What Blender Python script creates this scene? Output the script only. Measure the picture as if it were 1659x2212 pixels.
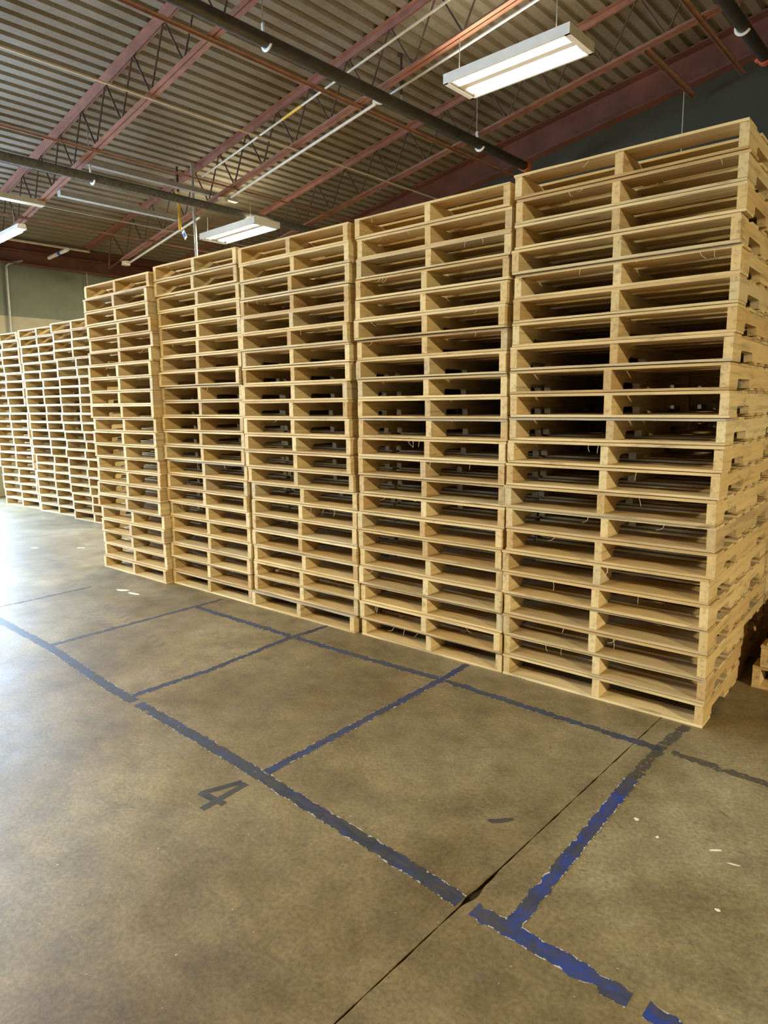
import bpy, math, random
from mathutils import Vector, Matrix

random.seed(7)
for o in list(bpy.data.objects):
    bpy.data.objects.remove(o, do_unlink=True)
SC = bpy.context.scene
COL = SC.collection

# ------------------------------------------------------------------ camera
IMG_W, IMG_H, FPX = 1659, 2212, 1445.0
YAW, PITCH, ROLL = 0.6916, -0.1602, -0.0107
CAM = Vector((0.6938, -3.0689, 1.4588))
fwd = Vector((-math.sin(YAW) * math.cos(PITCH), math.cos(YAW) * math.cos(PITCH), math.sin(PITCH)))
rgt0 = Vector((math.cos(YAW), math.sin(YAW), 0.0))
up0 = rgt0.cross(fwd)
rgt = rgt0 * math.cos(ROLL) + up0 * math.sin(ROLL)
up = -rgt0 * math.sin(ROLL) + up0 * math.cos(ROLL)
cam_data = bpy.data.cameras.new('camera')
cam_data.sensor_fit = 'HORIZONTAL'
cam_data.sensor_width = 36.0
cam_data.lens = FPX / IMG_W * 36.0
cam_data.clip_end = 200
cam = bpy.data.objects.new('camera', cam_data)
COL.objects.link(cam)
m = Matrix((rgt, up, -fwd)).transposed().to_4x4()
m.translation = CAM
cam.matrix_world = m
SC.camera = cam

# ------------------------------------------------------------------ world, daylight, exposure
world = bpy.data.worlds.new('world')
SC.world = world
world.use_nodes = True
wn = world.node_tree.nodes
wl = world.node_tree.links
bg = wn['Background']
sky = wn.new('ShaderNodeTexSky')
sky.sky_type = 'NISHITA'
sky.sun_disc = False
sky.sun_elevation = math.radians(38)
sky.sun_rotation = math.radians(200)
wl.new(sky.outputs['Color'], bg.inputs['Color'])
bg.inputs['Strength'].default_value = 0.35

SC.view_settings.view_transform = 'Standard'
SC.view_settings.look = 'None'
SC.view_settings.gamma = 1.0
SC.view_settings.use_curve_mapping = False
SC.view_settings.exposure = 0.0

TH = -0.0494            # the building is turned a little against the pallet rows
SL = 0.1508             # roof slope, falling towards the far end wall
DX = Vector((math.cos(TH), math.sin(TH), 0))
DY = Vector((-math.sin(TH), math.cos(TH), 0))
A_L, A_R, B_F, B_B = -11.35, 10.0, -13.0, 5.86
H_DECK, H_BOT = 5.86, 5.30


def bw(a, b, z=0.0):
    return DX * a + DY * b + Vector((0, 0, z))


def area_light(name, loc, direction, sx, sy, power, color, spread=180):
    ld = bpy.data.lights.new(name, 'AREA')
    ld.shape = 'RECTANGLE'
    ld.size, ld.size_y = sx, sy
    ld.energy = power
    ld.color = color
    ld.spread = math.radians(spread)
    lo = bpy.data.objects.new(name, ld)
    COL.objects.link(lo)
    lo.location = loc
    lo.rotation_euler = direction.to_track_quat('-Z', 'Y').to_euler()
    return lo


# daylight through the two open dock doors in the far end wall (left of the frame)
DOORS = ((-5.2, 0.55, 1500), (-12.0, -6.6, 900))
DOOR_H = 3.4
for d0, d1, dp in DOORS:
    area_light('dock_door_daylight', bw(A_L - 0.15, (d0 + d1) / 2, DOOR_H / 2), DX - Vector((0, 0, 0.25)),
               d1 - d0, DOOR_H * 0.92, dp, (0.52, 0.73, 1.0), 150)

LAMP_POWER = 300
LAMP_COLOR = (1.0, 0.88, 0.58)


# ------------------------------------------------------------------ helpers
class MB:
    def __init__(self):
        self.v, self.f, self.sm, self.mi = [], [], [], []

    def face(self, idx, smooth=False, mi=0):
        self.f.append(idx); self.sm.append(smooth); self.mi.append(mi)

    def box(self, x0, x1, y0, y1, z0, z1, mi=0):
        b = len(self.v)
        self.v += [(x0, y0, z0), (x1, y0, z0), (x1, y1, z0), (x0, y1, z0),
                   (x0, y0, z1), (x1, y0, z1), (x1, y1, z1), (x0, y1, z1)]
        for q in ((0, 3, 2, 1), (4, 5, 6, 7), (0, 1, 5, 4), (1, 2, 6, 5), (2, 3, 7, 6), (3, 0, 4, 7)):
            self.face([b + i for i in q], mi=mi)
        return self

    def prism(self, poly, axis, t0, t1, mi=0):
        """poly: list of 2D points (counter-clockwise); extruded along axis from t0 to t1."""
        b, n = len(self.v), len(poly)
        for t in (t0, t1):
            for p in poly:
                if axis == 'x': self.v.append((t, p[0], p[1]))
                elif axis == 'y': self.v.append((p[0], t, p[1]))
                else: self.v.append((p[0], p[1], t))
        self.face([b + i for i in range(n - 1, -1, -1)], mi=mi)
        self.face([b + n + i for i in range(n)], mi=mi)
        for i in range(n):
            j = (i + 1) % n
            self.face([b + i, b + j, b + n + j, b + n + i], mi=mi)
        return self

    def path(self, pts, r, n=10, caps=True, flat=1.0, mi=0):
        pts = [Vector(p) for p in pts]
        rings = []
        prev = None
        for i, p in enumerate(pts):
            d = (pts[min(i + 1, len(pts) - 1)] - pts[max(i - 1, 0)]).normalized()
            if prev is None:
                ref = Vector((0, 0, 1)) if abs(d.z) < 0.9 else Vector((1, 0, 0))
                u = d.cross(ref).normalized()
            else:
                u = (prev - d * prev.dot(d)).normalized()
            prev = u
            w = d.cross(u)
            rr = r[i] if isinstance(r, (list, tuple)) else r
            b = len(self.v)
            for k in range(n):
                t = 2 * math.pi * k / n
                self.v.append(tuple(p + u * math.cos(t) * rr + w * math.sin(t) * rr * flat))
            rings.append(b)
        for i in range(len(rings) - 1):
            for k in range(n):
                j = (k + 1) % n
                self.face([rings[i] + k, rings[i] + j, rings[i + 1] + j, rings[i + 1] + k], True, mi)
        if caps:
            for b0, rev in ((rings[0], True), (rings[-1], False)):
                b = len(self.v)
                self.v += [self.v[b0 + k] for k in range(n)]
                idx = [b + k for k in range(n)]
                self.face(idx[::-1] if rev else idx, mi=mi)
        return self

    def tube(self, p, q, r, n=10, mi=0):
        return self.path([p, q], r, n, mi=mi)

    def mesh(self, name, *mats):
        me = bpy.data.meshes.new(name)
        me.from_pydata(self.v, [], self.f)
        for p, s, k in zip(me.polygons, self.sm, self.mi):
            p.use_smooth = s; p.material_index = k
        for mt in mats:
            me.materials.append(mt)
        me.update()
        return me


def add(name, me, parent=None, loc=(0, 0, 0), rot=(0, 0, 0)):
    o = bpy.data.objects.new(name, me)
    COL.objects.link(o)
    if parent is not None: o.parent = parent
    o.location = loc
    o.rotation_euler = rot
    return o


def tag(o, label=None, cat=None, group=None, kind=None):
    if label: o['label'] = label
    if cat: o['category'] = cat
    if group: o['group'] = group
    if kind: o['kind'] = kind
    return o


BROT = (0, 0, TH)


# ------------------------------------------------------------------ materials
def new_mat(name):
    mt = bpy.data.materials.new(name)
    mt.use_nodes = True
    nt = mt.node_tree
    return mt, nt, nt.nodes, nt.links, nt.nodes['Principled BSDF']


def N(nodes, typ, **kw):
    n = nodes.new(typ)
    for k, v in kw.items():
        if hasattr(n, k): setattr(n, k, v)
        else: n.inputs[k].default_value = v
    return n


def ramp(nodes, stops, interp='LINEAR'):
    r = nodes.new('ShaderNodeValToRGB')
    r.color_ramp.interpolation = interp
    el = r.color_ramp.elements
    el[0].position, el[0].color = stops[0][0], (*stops[0][1], 1)
    el[1].position, el[1].color = stops[1][0], (*stops[1][1], 1)
    for p, c in stops[2:]:
        e = el.new(p); e.color = (*c, 1)
    return r


def g(v):
    return (v, v, v)


def mix(nodes, links, mode, fac, a, b):
    n = nodes.new('ShaderNodeMix')
    n.data_type = 'RGBA'; n.blend_type = mode
    for sock, val in ((n.inputs['Factor'], fac), (n.inputs['A'], a), (n.inputs['B'], b)):
        if hasattr(val, 'links') or hasattr(val, 'is_linked'): links.new(val, sock)
        elif isinstance(val, (int, float)): sock.default_value = val
        else: sock.default_value = (*val, 1)
    return n.outputs['Result']


def simple_mat(name, color, rough=0.6, metal=0.0, var=0.15, scale=8.0, bump=0.0):
    mt, nt, nd, lk, bs = new_mat(name)
    tc = N(nd, 'ShaderNodeTexCoord')
    nz = N(nd, 'ShaderNodeTexNoise', Scale=scale, Detail=5.0, Roughness=0.6)
    lk.new(tc.outputs['Object'], nz.inputs['Vector'])
    lo = tuple(c * (1 - var) for c in color); hi = tuple(min(1, c * (1 + var)) for c in color)
    r = ramp(nd, [(0.3, lo), (0.7, hi)])
    lk.new(nz.outputs['Fac'], r.inputs['Fac'])
    lk.new(r.outputs['Color'], bs.inputs['Base Color'])
    bs.inputs['Roughness'].default_value = rough
    bs.inputs['Metallic'].default_value = metal
    if bump:
        bp = N(nd, 'ShaderNodeBump', Strength=bump, Distance=0.01)
        lk.new(nz.outputs['Fac'], bp.inputs['Height'])
        lk.new(bp.outputs['Normal'], bs.inputs['Normal'])
    return mt


def wood_mat(name, axis, grey=False):
    mt, nt, nd, lk, bs = new_mat(name)
    tc = N(nd, 'ShaderNodeTexCoord')
    oi = N(nd, 'ShaderNodeObjectInfo')
    mul = N(nd, 'ShaderNodeMath', operation='MULTIPLY'); mul.inputs[1].default_value = 61.7
    lk.new(oi.outputs['Random'], mul.inputs[0])
    comb = N(nd, 'ShaderNodeCombineXYZ')
    for i in range(3): lk.new(mul.outputs[0], comb.inputs[i])
    va = N(nd, 'ShaderNodeVectorMath', operation='ADD')
    lk.new(tc.outputs['Object'], va.inputs[0]); lk.new(comb.outputs[0], va.inputs[1])
    mp = N(nd, 'ShaderNodeMapping')
    mp.inputs['Scale'].default_value = (2.2, 42, 42) if axis == 'x' else (42, 2.2, 42)
    lk.new(va.outputs[0], mp.inputs['Vector'])
    grain = N(nd, 'ShaderNodeTexNoise', Scale=1.0, Detail=6.0, Roughness=0.65, Distortion=0.4)
    lk.new(mp.outputs[0], grain.inputs['Vector'])
    # per piece tint
    if grey:
        tint = ramp(nd, [(0.0, (0.36, 0.29, 0.20)), (1.0, (0.46, 0.38, 0.27))])
    else:
        tint = ramp(nd, [(0.0, (0.47, 0.305, 0.120)), (0.20, (0.58, 0.410, 0.185)), (0.45, (0.64, 0.470, 0.228)),
                         (0.66, (0.66, 0.520, 0.280)), (0.80, (0.45, 0.285, 0.112)), (0.92, (0.52, 0.415, 0.245)), (1.0, (0.58, 0.435, 0.205))])
    lk.new(oi.outputs['Random'], tint.inputs['Fac'])
    gr = ramp(nd, [(0.28, g(0.52)), (0.46, g(0.92)), (0.75, g(1.10))])
    lk.new(grain.outputs['Fac'], gr.inputs['Fac'])
    c1 = mix(nd, lk, 'MULTIPLY', 1.0, tint.outputs['Color'], gr.outputs['Color'])
    # mould, scuffs and bark stains
    mp2 = N(nd, 'ShaderNodeMapping')
    mp2.inputs['Scale'].default_value = (3.0, 14, 14) if axis == 'x' else (14, 3.0, 14)
    lk.new(va.outputs[0], mp2.inputs['Vector'])
    st = N(nd, 'ShaderNodeTexNoise', Scale=1.3, Detail=7.0, Roughness=0.7)
    lk.new(mp2.outputs[0], st.inputs['Vector'])
    sr = ramp(nd, [(0.57, g(0.0)), (0.72, g(0.80))])
    lk.new(st.outputs['Fac'], sr.inputs['Fac'])
    c2 = mix(nd, lk, 'MIX', sr.outputs['Color'], c1, (0.20, 0.115, 0.05))
    lk.new(c2, bs.inputs['Base Color'])
    bs.inputs['Roughness'].default_value = 0.72
    bs.inputs['Specular IOR Level'].default_value = 0.25
    bp = N(nd, 'ShaderNodeBump', Strength=0.35, Distance=0.004)
    lk.new(grain.outputs['Fac'], bp.inputs['Height'])
    lk.new(bp.outputs['Normal'], bs.inputs['Normal'])
    return mt


def concrete_mat():
    mt, nt, nd, lk, bs = new_mat('sealed_concrete')
    geo = N(nd, 'ShaderNodeNewGeometry')
    pos = geo.outputs['Position']

    def noise(scale, detail=6.0, rough=0.6, dist=0.0, sc=(1, 1, 1), rz=0.0):
        mp = N(nd, 'ShaderNodeMapping')
        mp.inputs['Scale'].default_value = sc
        mp.inputs['Rotation'].default_value = (0, 0, rz)
        lk.new(pos, mp.inputs['Vector'])
        n = N(nd, 'ShaderNodeTexNoise', Scale=scale, Detail=detail, Roughness=rough, Distortion=dist)
        lk.new(mp.outputs[0], n.inputs['Vector'])
        return n.outputs['Fac']
    base = ramp(nd, [(0.32, (0.132, 0.096, 0.047)), (0.5, (0.210, 0.165, 0.091)), (0.66, (0.290, 0.243, 0.152))])
    lk.new(noise(0.85, 8.0, 0.62, 0.3), base.inputs['Fac'])
    tone = ramp(nd, [(0.3, (0.95, 0.86, 0.72)), (0.7, (1.05, 1.08, 1.06))])
    lk.new(noise(0.5, 4.0, 0.5), tone.inputs['Fac'])
    c = mix(nd, lk, 'MULTIPLY', 1.0, base.outputs['Color'], tone.outputs['Color'])
    mid = ramp(nd, [(0.3, g(0.66)), (0.65, g(1.16))])
    lk.new(noise(5.5, 8.0, 0.7), mid.inputs['Fac'])
    c = mix(nd, lk, 'MULTIPLY', 1.0, c, mid.outputs['Color'])
    fine = ramp(nd, [(0.3, g(0.66)), (0.7, g(1.25))])
    lk.new(noise(70, 4.0, 0.7), fine.inputs['Fac'])
    c = mix(nd, lk, 'MULTIPLY', 1.0, c, fine.outputs['Color'])
    # dark scuffs dragged along the aisle
    sc = ramp(nd, [(0.58, g(0.0)), (0.70, g(0.60))])
    lk.new(noise(2.6, 9.0, 0.75, 0.8, (1.0, 3.0, 1.0), 0.25), sc.inputs['Fac'])
    c = mix(nd, lk, 'MIX', sc.outputs['Color'], c, (0.105, 0.085, 0.062))
    ss = ramp(nd, [(0.62, g(0.0)), (0.67, g(0.75))])
    lk.new(noise(17, 5.0, 0.7, 1.2, (1.0, 2.2, 1.0), -0.3), ss.inputs['Fac'])
    c = mix(nd, lk, 'MIX', ss.outputs['Color'], c, (0.10, 0.085, 0.065))
    # tyre tread print left by a lift truck
    sp3 = N(nd, 'ShaderNodeSeparateXYZ')
    lk.new(pos, sp3.inputs[0])
    dl = math.hypot(5.03, 0.98); ux, uy = 5.03 / dl, -0.98 / dl

    def lin(cx_, cy_, c0):
        m1 = N(nd, 'ShaderNodeMath', operation='MULTIPLY'); m1.inputs[1].default_value = cx_
        m2 = N(nd, 'ShaderNodeMath', operation='MULTIPLY_ADD'); m2.inputs[1].default_value = cy_
        m3 = N(nd, 'ShaderNodeMath', operation='ADD'); m3.inputs[1].default_value = c0
        lk.new(sp3.outputs['X'], m1.inputs[0]); lk.new(sp3.outputs['Y'], m2.inputs[0])
        lk.new(m1.outputs[0], m2.inputs[2]); lk.new(m2.outputs[0], m3.inputs[0])
        return m3.outputs[0]
    sl = lin(ux, uy, -(ux * -7.2 + uy * -0.13))
    tl = lin(-uy, ux, -(-uy * -7.2 + ux * -0.13))
    ab_ = N(nd, 'ShaderNodeMath', operation='ABSOLUTE'); lk.new(tl, ab_.inputs[0])
    band = ramp(nd, [(0.03, g(0.0)), (0.045, g(1.0)), (0.095, g(1.0)), (0.115, g(0.0))])
    lk.new(ab_.outputs[0], band.inputs['Fac'])
    sk = N(nd, 'ShaderNodeMath', operation='MULTIPLY_ADD'); sk.inputs[1].default_value = 0.9
    lk.new(ab_.outputs[0], sk.inputs[0]); lk.new(sl, sk.inputs[2])
    fr_ = N(nd, 'ShaderNodeMath', operation='MULTIPLY'); fr_.inputs[1].default_value = 70.0
    lk.new(sk.outputs[0], fr_.inputs[0])
    sn = N(nd, 'ShaderNodeMath', operation='SINE'); lk.new(fr_.outputs[0], sn.inputs[0])
    snr = ramp(nd, [(0.15, g(0.0)), (0.5, g(1.0))]); lk.new(sn.outputs[0], snr.inputs['Fac'])
    ends = ramp(nd, [(0.0, g(0.0)), (0.03, g(1.0)), (0.55, g(1.0)), (0.68, g(0.0))])
    e8 = N(nd, 'ShaderNodeMath', operation='MULTIPLY'); e8.inputs[1].default_value = 0.125
    lk.new(sl, e8.inputs[0]); lk.new(e8.outputs[0], ends.inputs['Fac'])
    brk = ramp(nd, [(0.42, g(0.0)), (0.60, g(1.0))]); lk.new(noise(3.2, 4.0), brk.inputs['Fac'])
    mk = mix(nd, lk, 'MULTIPLY', 1.0, band.outputs['Color'], snr.outputs['Color'])
    mk = mix(nd, lk, 'MULTIPLY', 1.0, mk, ends.outputs['Color'])
    mk = mix(nd, lk, 'MULTIPLY', 1.0, mk, brk.outputs['Color'])
    mk = mix(nd, lk, 'MULTIPLY', 1.0, mk, g(0.55))
    c = mix(nd, lk, 'MIX', mk, c, (0.10, 0.085, 0.065))
    # pale specks
    sp = ramp(nd, [(0.745, g(0.0)), (0.77, g(0.6))])
    lk.new(noise(60, 2.0, 0.5), sp.inputs['Fac'])
    c = mix(nd, lk, 'MIX', sp.outputs['Color'], c, (0.62, 0.58, 0.48))
    lk.new(c, bs.inputs['Base Color'])
    rr = ramp(nd, [(0.3, g(0.40)), (0.7, g(0.60))])
    lk.new(noise(3.0, 6.0, 0.7), rr.inputs['Fac'])
    lk.new(rr.outputs['Color'], bs.inputs['Roughness'])
    bp = N(nd, 'ShaderNodeBump', Strength=0.10, Distance=0.01)
    lk.new(noise(55, 6.0, 0.7), bp.inputs['Height'])
    lk.new(bp.outputs['Normal'], bs.inputs['Normal'])
    return mt


def tape_mat(name, dark, blue, blue_amt, worn, cover=1.0):
    mt, nt, nd, lk, bs = new_mat(name)
    geo = N(nd, 'ShaderNodeNewGeometry')
    tc = N(nd, 'ShaderNodeTexCoord')
    sep = N(nd, 'ShaderNodeSeparateXYZ')
    lk.new(tc.outputs['UV'], sep.inputs[0])

    def noise(scale, detail=5.0, rough=0.65, off=0.0, vec=None, sc=(1, 1, 1)):
        mp = N(nd, 'ShaderNodeMapping')
        mp.inputs['Location'].default_value = (off, off * 1.7, off)
        mp.inputs['Scale'].default_value = sc
        lk.new(vec or geo.outputs['Position'], mp.inputs['Vector'])
        n = N(nd, 'ShaderNodeTexNoise', Scale=scale, Detail=detail, Roughness=rough)
        lk.new(mp.outputs[0], n.inputs['Vector'])
        return n.outputs['Fac']
    r = ramp(nd, [(0.66 - blue_amt - 0.07, dark), (0.66 - blue_amt + 0.07, blue)])
    lk.new(noise(11.0, 8.0, 0.72), r.inputs['Fac'])
    # dirt ground in along the strip
    dr = ramp(nd, [(0.44, g(0.0)), (0.60, g(0.85))])
    lk.new(noise(1.0, 7.0, 0.7, 3.0, tc.outputs['UV'], (9.0, 2.2, 1.0)), dr.inputs['Fac'])
    c = mix(nd, lk, 'MIX', dr.outputs['Color'], r.outputs['Color'], (0.060, 0.055, 0.048))
    # edge distance 0 in the middle, 1 at the rim
    e1 = N(nd, 'ShaderNodeMath', operation='SUBTRACT'); e1.inputs[1].default_value = 0.5
    lk.new(sep.outputs['Y'], e1.inputs[0])
    e2 = N(nd, 'ShaderNodeMath', operation='ABSOLUTE'); lk.new(e1.outputs[0], e2.inputs[0])
    e3 = N(nd, 'ShaderNodeMath', operation='MULTIPLY'); e3.inputs[1].default_value = 2.0
    lk.new(e2.outputs[0], e3.inputs[0])
    # torn pale backing at the rim and in scratches
    rim = ramp(nd, [(0.72, g(0.0)), (0.95, g(0.20))]); lk.new(e3.outputs[0], rim.inputs['Fac'])
    ad = N(nd, 'ShaderNodeMath', operation='ADD')
    lk.new(noise(42.0, 5.0, 0.7, 5.0), ad.inputs[0]); lk.new(rim.outputs['Color'], ad.inputs[1])
    scr = ramp(nd, [(0.69, g(0.0)), (0.73, g(0.9))])
    lk.new(ad.outputs[0], scr.inputs['Fac'])
    c = mix(nd, lk, 'MIX', scr.outputs['Color'], c, (0.50, 0.48, 0.42))
    lk.new(c, bs.inputs['Base Color'])
    bs.inputs['Roughness'].default_value = 0.5
    # worn-through holes show the concrete
    tr = N(nd, 'ShaderNodeBsdfTransparent')
    ms = N(nd, 'ShaderNodeMixShader')
    ad2 = N(nd, 'ShaderNodeMath', operation='MULTIPLY_ADD'); ad2.inputs[1].default_value = 0.5
    lk.new(rim.outputs['Color'], ad2.inputs[0]); lk.new(noise(24.0, 7.0, 0.72, 11.0), ad2.inputs[2])
    wr = ramp(nd, [(0.68 - worn, g(0.0)), (0.72 - worn, g(1.0))])
    lk.new(ad2.outputs[0], wr.inputs['Fac'])
    cv = N(nd, 'ShaderNodeMath', operation='MAXIMUM'); cv.inputs[1].default_value = 1.0 - cover
    lk.new(wr.outputs['Color'], cv.inputs[0])
    lk.new(cv.outputs[0], ms.inputs['Fac'])
    lk.new(bs.outputs[0], ms.inputs[1]); lk.new(tr.outputs[0], ms.inputs[2])
    lk.new(ms.outputs[0], nd['Material Output'].inputs['Surface'])
    return mt


def emit_mat(name, color, strength):
    mt, nt, nd, lk, bs = new_mat(name)
    bs.inputs['Base Color'].default_value = (0.9, 0.9, 0.9, 1)
    bs.inputs['Emission Color'].default_value = (*color, 1)
    bs.inputs['Emission Strength'].default_value = strength
    return mt


def wall_mat(name, low, high, zsplit):
    """two paint coats: low below zsplit, high above."""
    mt, nt, nd, lk, bs = new_mat(name)
    geo = N(nd, 'ShaderNodeNewGeometry')
    sep = N(nd, 'ShaderNodeSeparateXYZ')
    lk.new(geo.outputs['Position'], sep.inputs[0])
    gt = N(nd, 'ShaderNodeMath', operation='GREATER_THAN'); gt.inputs[1].default_value = zsplit
    lk.new(sep.outputs['Z'], gt.inputs[0])
    c = mix(nd, lk, 'MIX', gt.outputs[0], low, high)
    nz = N(nd, 'ShaderNodeTexNoise', Scale=3.0, Detail=8.0, Roughness=0.7)
    lk.new(geo.outputs['Position'], nz.inputs['Vector'])
    r = ramp(nd, [(0.3, g(0.85)), (0.7, g(1.1))])
    lk.new(nz.outputs['Fac'], r.inputs['Fac'])
    c = mix(nd, lk, 'MULTIPLY', 1.0, c, r.outputs['Color'])
    lk.new(c, bs.inputs['Base Color'])
    bs.inputs['Roughness'].default_value = 0.75
    return mt


def deck_mat():
    mt, nt, nd, lk, bs = new_mat('roof_deck_steel')
    geo = N(nd, 'ShaderNodeNewGeometry')
    nz = N(nd, 'ShaderNodeTexNoise', Scale=0.9, Detail=8.0, Roughness=0.65)
    lk.new(geo.outputs['Position'], nz.inputs['Vector'])
    r = ramp(nd, [(0.32, (0.180, 0.142, 0.090)), (0.5, (0.245, 0.212, 0.165)), (0.68, (0.295, 0.270, 0.225))])
    lk.new(nz.outputs['Fac'], r.inputs['Fac'])
    nf = N(nd, 'ShaderNodeTexNoise', Scale=40, Detail=4.0, Roughness=0.7)
    lk.new(geo.outputs['Position'], nf.inputs['Vector'])
    r2 = ramp(nd, [(0.3, g(0.8)), (0.7, g(1.1))])
    lk.new(nf.outputs['Fac'], r2.inputs['Fac'])
    c = mix(nd, lk, 'MULTIPLY', 1.0, r.outputs['Color'], r2.outputs['Color'])
    lk.new(c, bs.inputs['Base Color'])
    bs.inputs['Roughness'].default_value = 0.6
    return mt


M_BOARD = wood_mat('pine_board', 'x')
M_STRING = wood_mat('pine_stringer', 'y')
M_GREY = wood_mat('weathered_board', 'x', True)
M_SPLINT = simple_mat('wood_fibre', (0.74, 0.58, 0.33), 0.8)
M_FLOOR = concrete_mat()
M_JOINT = simple_mat('joint_dirt', (0.045, 0.034, 0.022), 0.9)
M_TAPE_D = tape_mat('floor_tape_dark', (0.028, 0.031, 0.046), (0.028, 0.042, 0.130), 0.12, 0.03)
M_TAPE_B = tape_mat('floor_tape_blue', (0.030, 0.038, 0.085), (0.022, 0.048, 0.240), 0.17, 0.03)
M_TAPE_F = tape_mat('floor_tape_faded', (0.052, 0.057, 0.075), (0.048, 0.066, 0.150), 0.14, 0.09, 0.88)
M_TAPE_C = tape_mat('floor_tape_mid', (0.028, 0.034, 0.060), (0.026, 0.050, 0.180), 0.14, 0.04)
M_TAPE_W = tape_mat('floor_tape_worn', (0.060, 0.060, 0.062), (0.05, 0.06, 0.11), 0.08, 0.12, 0.55)
M_TAPE_K = tape_mat('number_tape_black', (0.030, 0.030, 0.034), (0.055, 0.06, 0.075), 0.12, 0.02)
M_CHIP = simple_mat('paint_chip', (0.72, 0.68, 0.56), 0.7)
M_GREEN = wall_mat('green_wall_paint', (0.046, 0.048, 0.031), (0.046, 0.048, 0.031), 0)
M_ENDWALL = wall_mat('end_wall_paint', (0.46, 0.41, 0.31), (0.185, 0.205, 0.160), 2.95)
M_OXIDE = simple_mat('red_oxide_steel', (0.300, 0.140, 0.100), 0.65, 0, 0.25, 6)
M_OXIDE_D = simple_mat('red_oxide_beam', (0.190, 0.078, 0.058), 0.7, 0, 0.25, 3)
M_DECK = deck_mat()
M_ROOF = simple_mat('roof_slab', (0.25, 0.23, 0.20), 0.9)
M_PIPE = simple_mat('black_pipe', (0.060, 0.058, 0.056), 0.45, 0.3, 0.3, 12)
M_DUSTPIPE = simple_mat('dusty_pipe', (0.10, 0.095, 0.085), 0.8, 0, 0.45, 30)
M_CONDUIT = simple_mat('pale_conduit', (0.62, 0.56, 0.45), 0.5, 0, 0.1, 10)
M_GALV = simple_mat('galvanized_steel', (0.50, 0.50, 0.48), 0.45, 0.35, 0.12, 15)
M_WHITE = simple_mat('white_enamel', (0.80, 0.79, 0.72), 0.45, 0, 0.06, 6)
M_BAR = simple_mat('faded_red_bar', (0.30, 0.165, 0.13), 0.65, 0, 0.25, 6)
M_GREYP = simple_mat('grey_paint', (0.36, 0.355, 0.34), 0.6)
M_WEB = simple_mat('dark_web_steel', (0.105, 0.070, 0.058), 0.7, 0, 0.3, 10)
M_YELLOW = simple_mat('yellow_plastic', (0.78, 0.47, 0.05), 0.5)
M_BLUE = simple_mat('blue_print', (0.05, 0.12, 0.45), 0.5)
M_ORANGE = simple_mat('orange_coupling', (0.62, 0.14, 0.05), 0.5)
M_TUBE = emit_mat('lit_tube', (1.0, 0.97, 0.86), 8.0)
M_SKYTRIM = simple_mat('door_frame_paint', (0.25, 0.22, 0.18), 0.6)


# ------------------------------------------------------------------ floor
def build_floor():
    mb = MB().box(A_L - 0.3, A_R + 0.3, B_F - 0.3, B_B + 0.3, -0.20, -0.014)
    floor = tag(add('floor', mb.mesh('floor_base', M_JOINT), None, (0, 0, 0), BROT), kind='structure')
    ajs = [A_L - 0.3, -5.77, -0.185, 5.40, A_R + 0.3]
    bjs = [B_F - 0.3, -8.6, -3.9, 2.35, B_B + 0.3]

    def gap(a, b):
        if a == -0.185:
            w = 0.0028 + 0.0008 * math.sin(b * 23.0) + 0.0008 * math.sin(b * 61.0 + 1)
            w += 0.013 * math.exp(-((b + 1.53) / 0.040) ** 2) + 0.006 * math.exp(-((b + 1.45) / 0.06) ** 2)
            return w
        return 0.0018 + 0.0007 * math.sin(b * 31.0)
    for i in range(len(ajs) - 1):
        for j in range(len(bjs) - 1):
            b0, b1 = bjs[j] + 0.002, bjs[j + 1] - 0.002
            n = 120
            left, right = [], []
            for k in range(n + 1):
                b = b0 + (b1 - b0) * k / n
                left.append((ajs[i] + gap(ajs[i], b), b))
                right.append((ajs[i + 1] - gap(ajs[i + 1], b), b))
            if ajs[i + 1] == -0.185 or ajs[i] == -0.185:
                # finer outline around the chipped crossing
                fine = [b0] + [-2.6 + 0.012 * k for k in range(230) if b0 < -2.6 + 0.012 * k < b1] + [b1]
                if len(fine) > 40:
                    if ajs[i] == -0.185: left = [(ajs[i] + gap(ajs[i], b), b) for b in fine]
                    else: right = [(ajs[i + 1] - gap(ajs[i + 1], b), b) for b in fine]
            poly = right + left[::-1]
            add('floor_slab', MB().prism(poly, 'z', -0.0135, 0.0).mesh('floor_slab', M_FLOOR), floor)
    return floor


build_floor()


# ------------------------------------------------------------------ walls, beams, ceiling
def deck_z(a):
    return H_DECK + SL * a


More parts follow.
